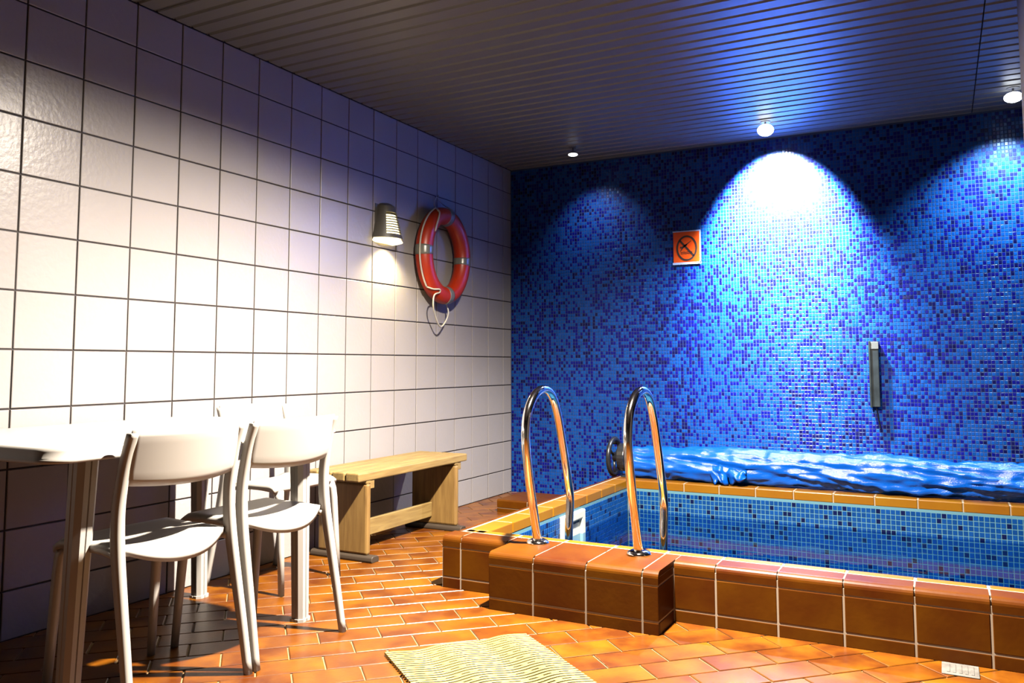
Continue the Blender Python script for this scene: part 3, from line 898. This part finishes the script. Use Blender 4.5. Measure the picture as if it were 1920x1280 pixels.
# ------------------------------------------------------------------ prohibition sign
sg = empty('no_diving_sign', (1.484, -0.002, 1.906)); tag(sg, 'orange no diving sign taped on the blue mosaic wall', 'sign')
q = MB(); q.box(-0.101, 0.101, -0.003, -0.001, -0.122, 0.122); q.build('panel', 'sign_orange', sg)
for (x0, x1, z0, z1) in ((-0.108, 0.108, -0.128, -0.112), (-0.106, 0.106, 0.118, 0.126), (0.097, 0.107, -0.12, 0.12)):
    q = MB(); q.box(x0, x1, -0.0036, -0.0031, z0, z1); q.build('tape', 'tape_clear', sg)
def flat(name, polys):
    q = MB()
    for poly in polys: q.prism(poly, 'y', -0.0046, -0.0038) if False else q.loft([[(p[0], -0.0037, p[1]) for p in poly], [(p[0], -0.0047, p[1]) for p in poly]])
    q.build(name, 'sign_black', sg)
def bar(x0, z0, x1, z1, w0, w1=None):
    w1 = w0 if w1 is None else w1
    dx, dz = x1-x0, z1-z0; L = math.hypot(dx, dz); nx, nz = -dz/L, dx/L
    return [(x0+nx*w0/2, z0+nz*w0/2), (x1+nx*w1/2, z1+nz*w1/2), (x1-nx*w1/2, z1-nz*w1/2), (x0-nx*w0/2, z0-nz*w0/2)]
EA, EB, TW = 0.079, 0.096, 0.0135
q = MB(); rings = []
for k in range(49):
    a = 2*math.pi*k/48; ca, sa = math.cos(a), math.sin(a)
    rings.append([(EA*ca, -0.0037, EB*sa-0.006), (EA*ca, -0.0047, EB*sa-0.006), ((EA-TW)*ca, -0.0047, (EB-TW)*sa-0.006), ((EA-TW)*ca, -0.0037, (EB-TW)*sa-0.006)])
q.loft(rings, True, False); q.build('ring', 'sign_black', sg)
flat('slash', [bar(-0.052, 0.054, 0.053, -0.066, 0.0135)])
flat('diver', [bar(-0.020, 0.008, 0.036, 0.049, 0.010, 0.003), bar(-0.026, 0.006, -0.048, -0.030, 0.011, 0.004), bar(-0.030, 0.002, 0.002, 0.022, 0.016, 0.012),
               [(-0.043+0.0065*math.cos(2*math.pi*k/14), 0.001+0.0078*math.sin(2*math.pi*k/14)) for k in range(14)]])
wv = []
for z0 in (-0.036, -0.046):
    xs = [-0.044+0.008*k for k in range(12)]
    for a, b_ in zip(xs[:-1], xs[1:]):
        wv.append(bar(a, z0+0.0025*math.sin(a*230), b_, z0+0.0025*math.sin(b_*230), 0.0032))
flat('waves', wv)

# ------------------------------------------------------------------ dark bar on the mosaic wall
br = empty('wall_bracket', (2.742, 0.0, 0.750)); tag(br, 'narrow dark metal bar fixed upright on the blue mosaic wall', 'bracket')
q = MB(); q.box(-0.027, 0.027, -0.040, -0.002, 0.0, 0.435); q.build('bar', 'dark_metal', br, bevel=0.004)
q = MB(); q.box(-0.034, -0.022, -0.048, -0.002, -0.004, 0.438); q.build('side_flange', 'dark_metal', br, bevel=0.002)
q = MB(); q.box(-0.022, 0.027, -0.043, -0.0405, 0.385, 0.43); q.build('end_clip', 'band_grey', br, bevel=0.001)
q = MB(); q.tube(smooth_path([(0.0, -0.015, 0.004), (0.004, -0.012, -0.03), (0.012, -0.008, -0.09), (0.022, -0.006, -0.14)], 4), 0.004, 8); q.build('cable', 'black_plastic', br, smooth=True)

# ------------------------------------------------------------------ yellow slatted mat
d1 = Vector((-0.556, -0.831, 0)).normalized(); d2 = Vector((d1.y*-1*-1, 0, 0))
d2 = Vector((0.831, -0.556, 0)).normalized()
d2 = Vector((0.787, -0.617, 0)).normalized(); d1 = Vector((-d2.y*-1, 0, 0)); d1 = Vector((d2.y, -d2.x, 0))
mt = empty('bath_mat', (1.695, -3.154, 0.0)); tag(mt, 'pale yellow plastic bath mat of wavy strips on the clay floor', 'mat')
mt.rotation_euler = (0, 0, math.atan2(d2.y, d2.x))      # local x runs along d2, local -y along d1
MW, PW = 0.548, 0.0200
def wave(yv, ph): return 0.012*math.sin(yv*2*math.pi/0.235+ph)
strip_me = None
NSTRIP = 46
for k in range(NSTRIP):
    if strip_me is None:
        q = MB(); rings = []
        for i in range(41):
            yv = -MW*i/40; w = wave(yv, 0.6)
            rings.append([(w, yv, 0.004), (w+0.0134, yv, 0.004), (w+0.0134, yv, 0.0125), (w+0.0127, yv, 0.013), (w+0.002, yv, 0.013), (w, yv, 0.0115)])
        q.loft(rings); o = q.build('strip', 'mat_yellow', mt); strip_me = o.data
    else:
        o = bpy.data.objects.new('strip', strip_me); COL.objects.link(o); o.parent = mt
    o.location = (k*PW, 0, 0)
q = MB()
for k in range(NSTRIP-1):
    if k % 3 == 2:
        n_ = 9
        for j in range(n_):
            yv = -MW*(j+0.35+0.3*(k % 2))/n_; w = wave(yv, 0.6)
            q.box(k*PW+w+0.0130, (k+1)*PW+w+0.0005, yv-0.014, yv+0.014, 0.005, 0.0128)
o = q.build('bridges', 'mat_yellow', mt, fix=False); o['kind'] = 'stuff'
q = MB()
for j in range(14):
    yv = -MW*(j+0.5)/14; q.box(0.002, NSTRIP*PW, yv-0.012, yv+0.012, 0.0025, 0.0045)
q.box(0.006, NSTRIP*PW-0.006, -MW+0.006, -0.006, 0.0015, 0.0025)  # dark sheet added below the ribs so the gaps between strips look shaded
o = q.build('ribs_and_gap_shade', 'mat_dark', mt, fix=False); o['kind'] = 'stuff'

# ------------------------------------------------------------------ floor drain
dr = empty('floor_drain', (3.156, -2.785, 0.001)); tag(dr, 'small square pale metal drain cover on the floor beside the pool curb', 'drain')
q = MB(); q.box(-0.056, 0.056, -0.060, 0.060, 0.0, 0.004); q.build('frame', 'drain_metal', dr, bevel=0.002)
for k in range(5):
    q = MB(); x = -0.036+0.018*k; q.box(x-0.005, x+0.005, -0.042, 0.042, 0.0042, 0.006); q.build('bar', 'drain_metal', dr, bevel=0.001)
